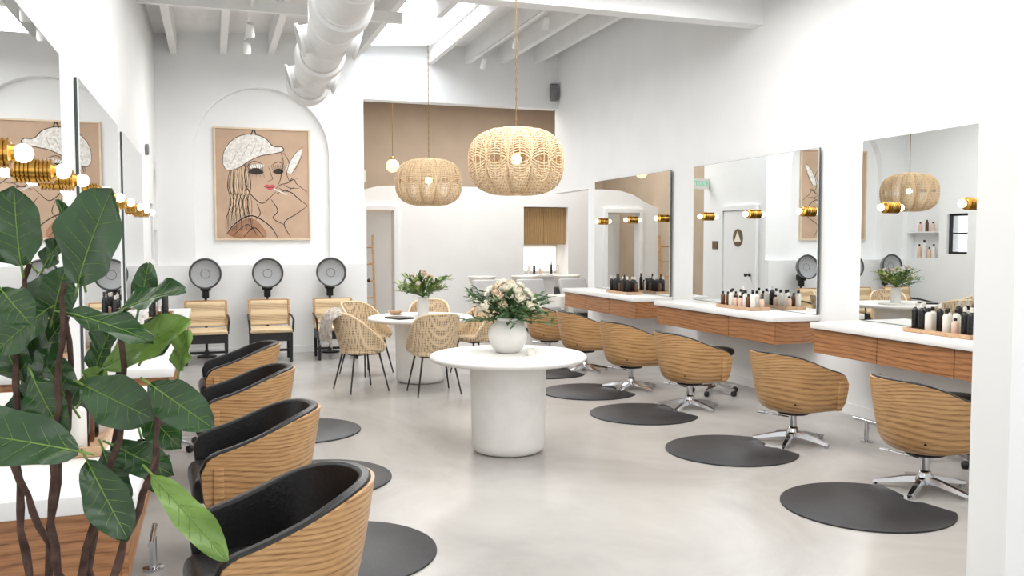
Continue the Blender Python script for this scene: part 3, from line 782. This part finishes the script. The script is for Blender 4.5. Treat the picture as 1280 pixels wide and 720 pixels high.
stroke(b,[(386,256),(372,266),(356,278),(364,296)],.006,Y); stroke(b,[(305,296),(318,284),(330,296)],.006,Y); stroke(b,[(292,294),(310,280),(322,294)],.005,Y)
stroke(b,[(322,254),(326,266),(320,274)],.005,Y)
stroke(b,[(360,212),(364,200),(372,188),(381,180)],.004,Y); stroke(b,[(366,215),(374,204),(380,190)],.004,Y)
b.obj('ink_lines','ink',A,False)
b=MB(); stroke(b,[(343,234),(360,242)],.010,-.034); b.obj('cigarette_mark','chalk',A,False)

# ------------------------------------------------------------ duct
R=.165; dz=3.12; Ye=8.9
D=thing('ceiling_duct','large white round ventilation duct hanging near ceiling','duct',None,(.91,Ye,dz),math.radians(-1.8))
b=MB(); b.T=RX(-H2)
ribs=[]; yy=0
while yy>-7.5:
    ribs+= [(R,yy-.5),(R+.008,yy-.51),(R+.008,yy-.54),(R,yy-.55)]; yy-=.55
prof=[(R*.94,0),(R,0)]+ribs+[(R,-8.4),(R*.94,-8.4),(R*.94,0)]
def ring(r,z,n=40): return [(r*math.cos(2*pi*i/n),r*math.sin(2*pi*i/n),z) for i in range(n)]
b.loft([ring(r,z) for r,z in prof],False,False)
b.obj('duct_pipe','duct',D,angle=30)
for y in (-.12,-1.5,-3.1):
    b=MB(); b.T=RX(-H2); b.loft([ring(r,z) for r,z in ((R+.003,y-.16),(R+.03,y-.14),(R+.038,y),(R+.03,y+.10),(R+.003,y+.12))],False,False); b.obj('duct_collar','duct',D,angle=30)
for y,sx in ((-.75,-1),(-.75,1),(-2.3,-1),(-2.3,1)):
    b=MB(); b.T=T(0,y,0)@RZ(0 if sx>0 else pi)@RY(math.radians(105)); b.lathe([(.10,R-.05),(.10,R+.03),(.12,R+.04),(.12,R+.06),(.095,R+.06),(.09,R+.0)],24); b.obj('air_vent','duct',D)
for y in (-.4,-2.9,-5.9):
    b=MB(); b.box(-.012,.012,y-.015,y+.015,R,jz(.9)+.28-dz); b.obj('hanger_strap','duct',D,False)
def track(p0,p1,spots,label):
    t=thing('track_light',label,'light','ceiling track lights')
    b=MB(); b.tube([p0,p1],.018,6); b.obj('track','duct',t)
    for q in spots:
        P=Vector(p0).lerp(Vector(p1),q)
        b=MB(); b.tube([tuple(P),tuple(P-Vector((0,0,.12)))],.008,6); b.obj('stem','duct',t)
        b=MB(); b.T=T(P.x,P.y,P.z-.17)@RX(.6); b.lathe([(0,.09),(.04,.08),(.05,-.07),(.042,-.07),(.03,.02),(0,.02)],16); b.obj('spot_head','duct',t)
track((3.97,10.0,jz(3.97)-.018),(3.97,13.3,jz(3.97)-.018),(.1,.45,.9),'white ceiling track light with three spot heads')
track((.45,9.5,4.14),(.45,12.6,4.14),(.3,.6),'white ceiling track light with two spot heads')
small(MB().rbox(-.06,.06,-.05,.05,-.14,.14,.01,2),'wall_speaker','grey',(XR-.1,YH-.05,4.1),'small grey speaker mounted on white header','speaker')
small(MB().lathe([(0,-.02),(.06,-.02),(.065,0),(.06,.02),(0,.025)],20),'smoke_alarm','grey',(XL+.02,10.9,2.65),'small grey round sensor on white wall','sensor').rotation_euler=(0,H2,0)

# ------------------------------------------------------------ back room furniture
c=thing('wall_cabinet','brown wood slatted wall cabinet in white niche','cabinet',None,(6.54,PY+.35,1.53))
MB().box(-.485,.485,-.18,.27,0,.765).obj('body','cab',c,False)
for i in range(2):
    b=MB(); b.rbox(-.48+.482*i,-.002+.482*i,-.205,-.182,.005,.76,.003,1); b.obj('door','cab',c)
c=MB().rbox(-.485,.485,-.46,.26,.001,.05,.005,1); small(c,'niche_counter','quartz',(6.54,PY+.35,.86),'white countertop inside lit niche','counter')
small(MB().box(-.45,.45,-.008,.008,0,.5),'backlit_panel','lit',(6.54,PY+.611,.97),'glowing panel beneath wall cabinet','light')
for i,x in enumerate((6.2,6.32,6.45,6.7,6.85)): dup(protos[(2,0,3,4,2)[i]],(x,PY+.12,.9115),0)
def shampoo(leather):
    t=thing('shampoo_chair','reclining grey shampoo chair with white wash basin','chair','shampoo chairs')
    b=MB(); b.rbox(-.3,.3,-.45,.2,.3,.44,.05,4); b.obj('seat','upgrey',t)
    b=MB(); b.T=T(0,.16,.40)@RX(math.radians(-28)); b.rbox(-.28,.28,-.06,.06,0,.55,.05,4); b.obj('backrest','upgrey',t)
    for s in (-1,1):
        b=MB(); b.rbox(s*.33-.05,s*.33+.05,-.4,.25,.06,.62,.03,3); b.obj('armrest','btl_white',t)
    b=MB(); b.rbox(-.28,.28,-.35,.3,.02,.3,.02,2); b.obj('base','black',t)
    b=MB(); b.T=T(0,.68,.86); b.lathe([(0,-.16),(.12,-.15),(.22,-.04),(.26,.08),(.25,.09),(.2,-.02),(.1,-.11),(0,-.12)],28); b.obj('basin','btl_white',t)
    b=MB(); b.rbox(-.2,.2,.55,.85,.001,.72,.03,3); b.obj('basin_pedestal','black',t)
    return t
sh=shampoo(0); place(sh,(4.75,15.0,0),.0)
dup(sh,(5.6,15.0,0)); dup(sh,(6.45,15.0,0)); dup(sh,(7.3,15.0,0))
t=thing('leaning_ladder','pale wooden ladder leaning in doorway of back room','ladder',None,(2.62,15.6,0))
for s in (-1,1):
    b=MB(); b.T=RX(math.radians(-7)); b.box(s*.12-.02,s*.12+.02,-.015,.015,.01,1.72); b.obj('rail','oak',t,False)
for i in range(5):
    b=MB(); b.T=RX(math.radians(-7)); b.tube([(-.11,0,.3+i*.3),(.11,0,.3+i*.3)],.014,8); b.obj('rung','oak',t)

# ------------------------------------------------------------ fiddle-leaf fig
random.seed(5)
FP=thing('fiddle_leaf_fig','tall potted fiddle-leaf fig with large glossy green leaves','plant',None,(-.32,2.20,0),math.radians(-18.82))
b=MB(); b.lathe([(0,.001),(.13,.001),(.15,.02),(.185,.42),(.19,.45),(.17,.45),(.165,.40),(0,.40)],40); b.obj('pot','plaster',FP)
MB().lathe([(0,.38),(.163,.38),(.163,.41),(0,.415)],30).obj('soil','soil',FP)
def L(u,v,d=0): return Vector(((u-80)*.00182,d,1.62-(v-300)*.00182))
stems=[([(60,960),(30,780),(12,640),(8,480),(25,330)],.05),([(75,960),(70,780),(68,620),(84,480),(98,352)],-.06),
 ([(85,960),(78,800),(110,660),(150,520),(148,385)],.0),([(95,960),(120,780),(168,650),(205,560),(203,475)],-.08),([(70,960),(40,800),(45,640),(60,520),(55,390)],.12),
 ([(80,960),(90,800),(60,700),(20,600),(-10,500)],.0),([(90,960),(110,820),(96,700),(120,600),(128,470)],.08)]
b=MB()
for P,d in stems:
    q=[]
    pp=cr(P,5)
    for i,p in enumerate(pp):
        k=i/len(pp); q.append(L(p[0]+2.6*math.sin(i*1.9),p[1],d*k))
    b.tube([tuple(x) for x in q],[.0115-.006*i/len(q)+.0012*math.sin(i*2.6) for i in range(len(q))],8)
b.tube([tuple(L(205,560,-.06)),tuple(L(200,580,-.08))],.004,6)
b.obj('stem','bark',FP)
def figleaf(base,tip,W,n,mat,curl=.12):
    base=Vector(base); tip=Vector(tip); d=tip-base; Ln=d.length; d.normalize(); n=Vector(n); n=(n-d*n.dot(d)).normalized(); s=d.cross(n)
    b=MB(); NU,NV=16,8
    def prof(t): return W*(math.sin(pi*min(1,t**.82))**.6)*(.62+.5*t) if 0<t<1 else 0.0
    ph=random.uniform(0,6)
    def P(t,v,off=0):
        w=prof(t)*(1+.05*math.sin(9*t+ph)); x=v*w
        h=abs(v)*w*.24 + .009*math.sin(14*t+ph+3*v)*abs(v) - curl*Ln*(t-.35)**2 + curl*.1*Ln + off
        return tuple(base+d*Ln*t+s*x+n*h)
    vs=[];fs=[]
    for i in range(NU+1):
        for j in range(NV+1): vs.append(P(max(.004,min(.996,i/NU)),(j-NV/2)/(NV/2)))
    for i in range(NU):
        for j in range(NV): a=i*(NV+1)+j; fs.append((a,a+1,a+NV+2,a+NV+1))
    b.add(vs,fs); b.mat(1)
    b.tube([P(t/10*.96+.01,0,.0008) for t in range(11)]+[],[.0022-.0014*t/10 for t in range(11)],5)
    for k in range(6):
        t0=.08+k*.14
        for sg in (-1,1):
            b.tube([P(min(.97,t0+.16*q),sg*q*.86,.0004) for q in (0,.3,.6,1)],[.0009,.0007,.0005,.0003],4)
    b.tube([tuple(base-d*.03-n*.004),P(.02,0,0)],.003,5)
    b.obj('leaf',[mat,'vein'],FP,angle=180)
F=(0,-1,.25)
leaves=[((30,332),(38,236),38,(.1,-1,.2),'leafg',0),((110,354),(164,240),52,(-.1,-1,.3),'leafg',-.04),((98,350),(84,250),14,(.8,-.5,.3),'leafg',.03),
 ((52,400),(84,335),28,(.3,-1,.2),'leafg',.05),((55,385),(-4,440),36,(0,-.8,.5),'leafg',.03),((10,330),(-30,260),38,F,'leafg',.1),
 ((145,390),(240,356),27,(0,-.7,1),'leafg',0),((95,388),(212,418),24,(.1,-.6,1),'leafg',-.04),((118,462),(236,398),30,(0,-1,.5),'leafy',.04),
 ((108,478),(206,516),36,(-.1,-1,.4),'leafg',-.02),((204,472),(286,518),30,(.2,-1,.3),'leafg',-.08),((128,548),(-10,515),42,(0,-.9,.7),'leafg',-.12),
 ((118,568),(178,658),30,(.3,-1,.3),'leafg',-.05),((208,578),(306,672),22,(.5,-.8,.3),'leafy',-.1),((130,560),(216,590),25,(0,-1,.6),'leafg',.03),
 ((160,510),(222,560),24,(.2,-1,.2),'leafg',.05),((8,480),(-20,380),38,F,'leafg',.06),((62,520),(30,440),30,(.4,-1,.1),'leafg',.1),((84,480),(125,402),26,(-.4,-1,.1),'leafg',.12),
 ((150,455),(196,396),26,(.2,-1,0),'leafg',.12),((0,490),(64,400),30,(0,-1,.6),'leafg',.1),((60,515),(104,468),22,F,'leafy',.14),((150,560),(186,624),22,(-.2,-1,0),'leafg',.1),
 ((40,335),(78,300),18,F,'leafg',.06),((0,420),(50,345),34,(-.2,-1,.3),'leafg',.12),((110,570),(150,630),24,(0,-1,.2),'leafg',.06),((40,470),(90,540),28,(0,-1,.4),'leafg',.0),
 ((20,360),(70,400),26,(0,-.8,.6),'leafg',-.05),((150,392),(176,330),18,(.5,-1,0),'leafg',.1),((205,470),(226,414),18,(-.3,-1,0),'leafy',.08),((-10,560),(40,480),32,F,'leafg',.08)]
for bs,tp,W,n,mt,d in leaves:
    figleaf(L(bs[0],bs[1],d),L(tp[0],tp[1],d-.05),W*.00182*1.0,n,mt)

# ------------------------------------------------------------ lights
W=bpy.data.worlds.new('world'); S.world=W; W.use_nodes=True
bg=W.node_tree.nodes['Background']; bg.inputs['Color'].default_value=(0.97,0.98,1,1); bg.inputs['Strength'].default_value=2.0
def area(name,loc,size,sy,power,rot=(0,0,0),color=(1,1,1)):
    l=bpy.data.lights.new(name,'AREA'); l.shape='RECTANGLE'; l.size=size; l.size_y=sy; l.energy=power; l.color=color
    o=bpy.data.objects.new(name,l); COL.objects.link(o); o.location=loc; o.rotation_euler=rot; return o
WC=(1,.99,.975)
area('fill_light_near',(2.4,2.5,4.1),4.5,5,190,color=WC)  # added overhead fill for the near room, kept out of view
area('fill_light_middle',(2.6,6.4,4.1),4.5,2.6,175,color=WC)  # added overhead fill for mid-room, not a fixture of the salon
area('fill_light_back',(5.2,16.6,4.75),4,3,290,color=WC)  # added fill that brightens the back room behind the header
area('fill_light_far',(1.6,10.9,4.0),2.0,1.2,95,color=WC)  # added fill towards the back wall, no lamp of the room
# ------------------------------------------------------------ camera
cam=bpy.data.cameras.new('camera'); co=bpy.data.objects.new('camera',cam); COL.objects.link(co)
cam.sensor_width=36; cam.lens=1100/1280*36; cam.clip_start=.05; cam.clip_end=200
co.location=(0,0,1.62); co.rotation_euler=(math.radians(90-3.12),0,math.radians(-18.82))
S.camera=co
try:
    S.view_settings.view_transform='Standard'; S.view_settings.look='None'
except Exception as ex: print(ex)
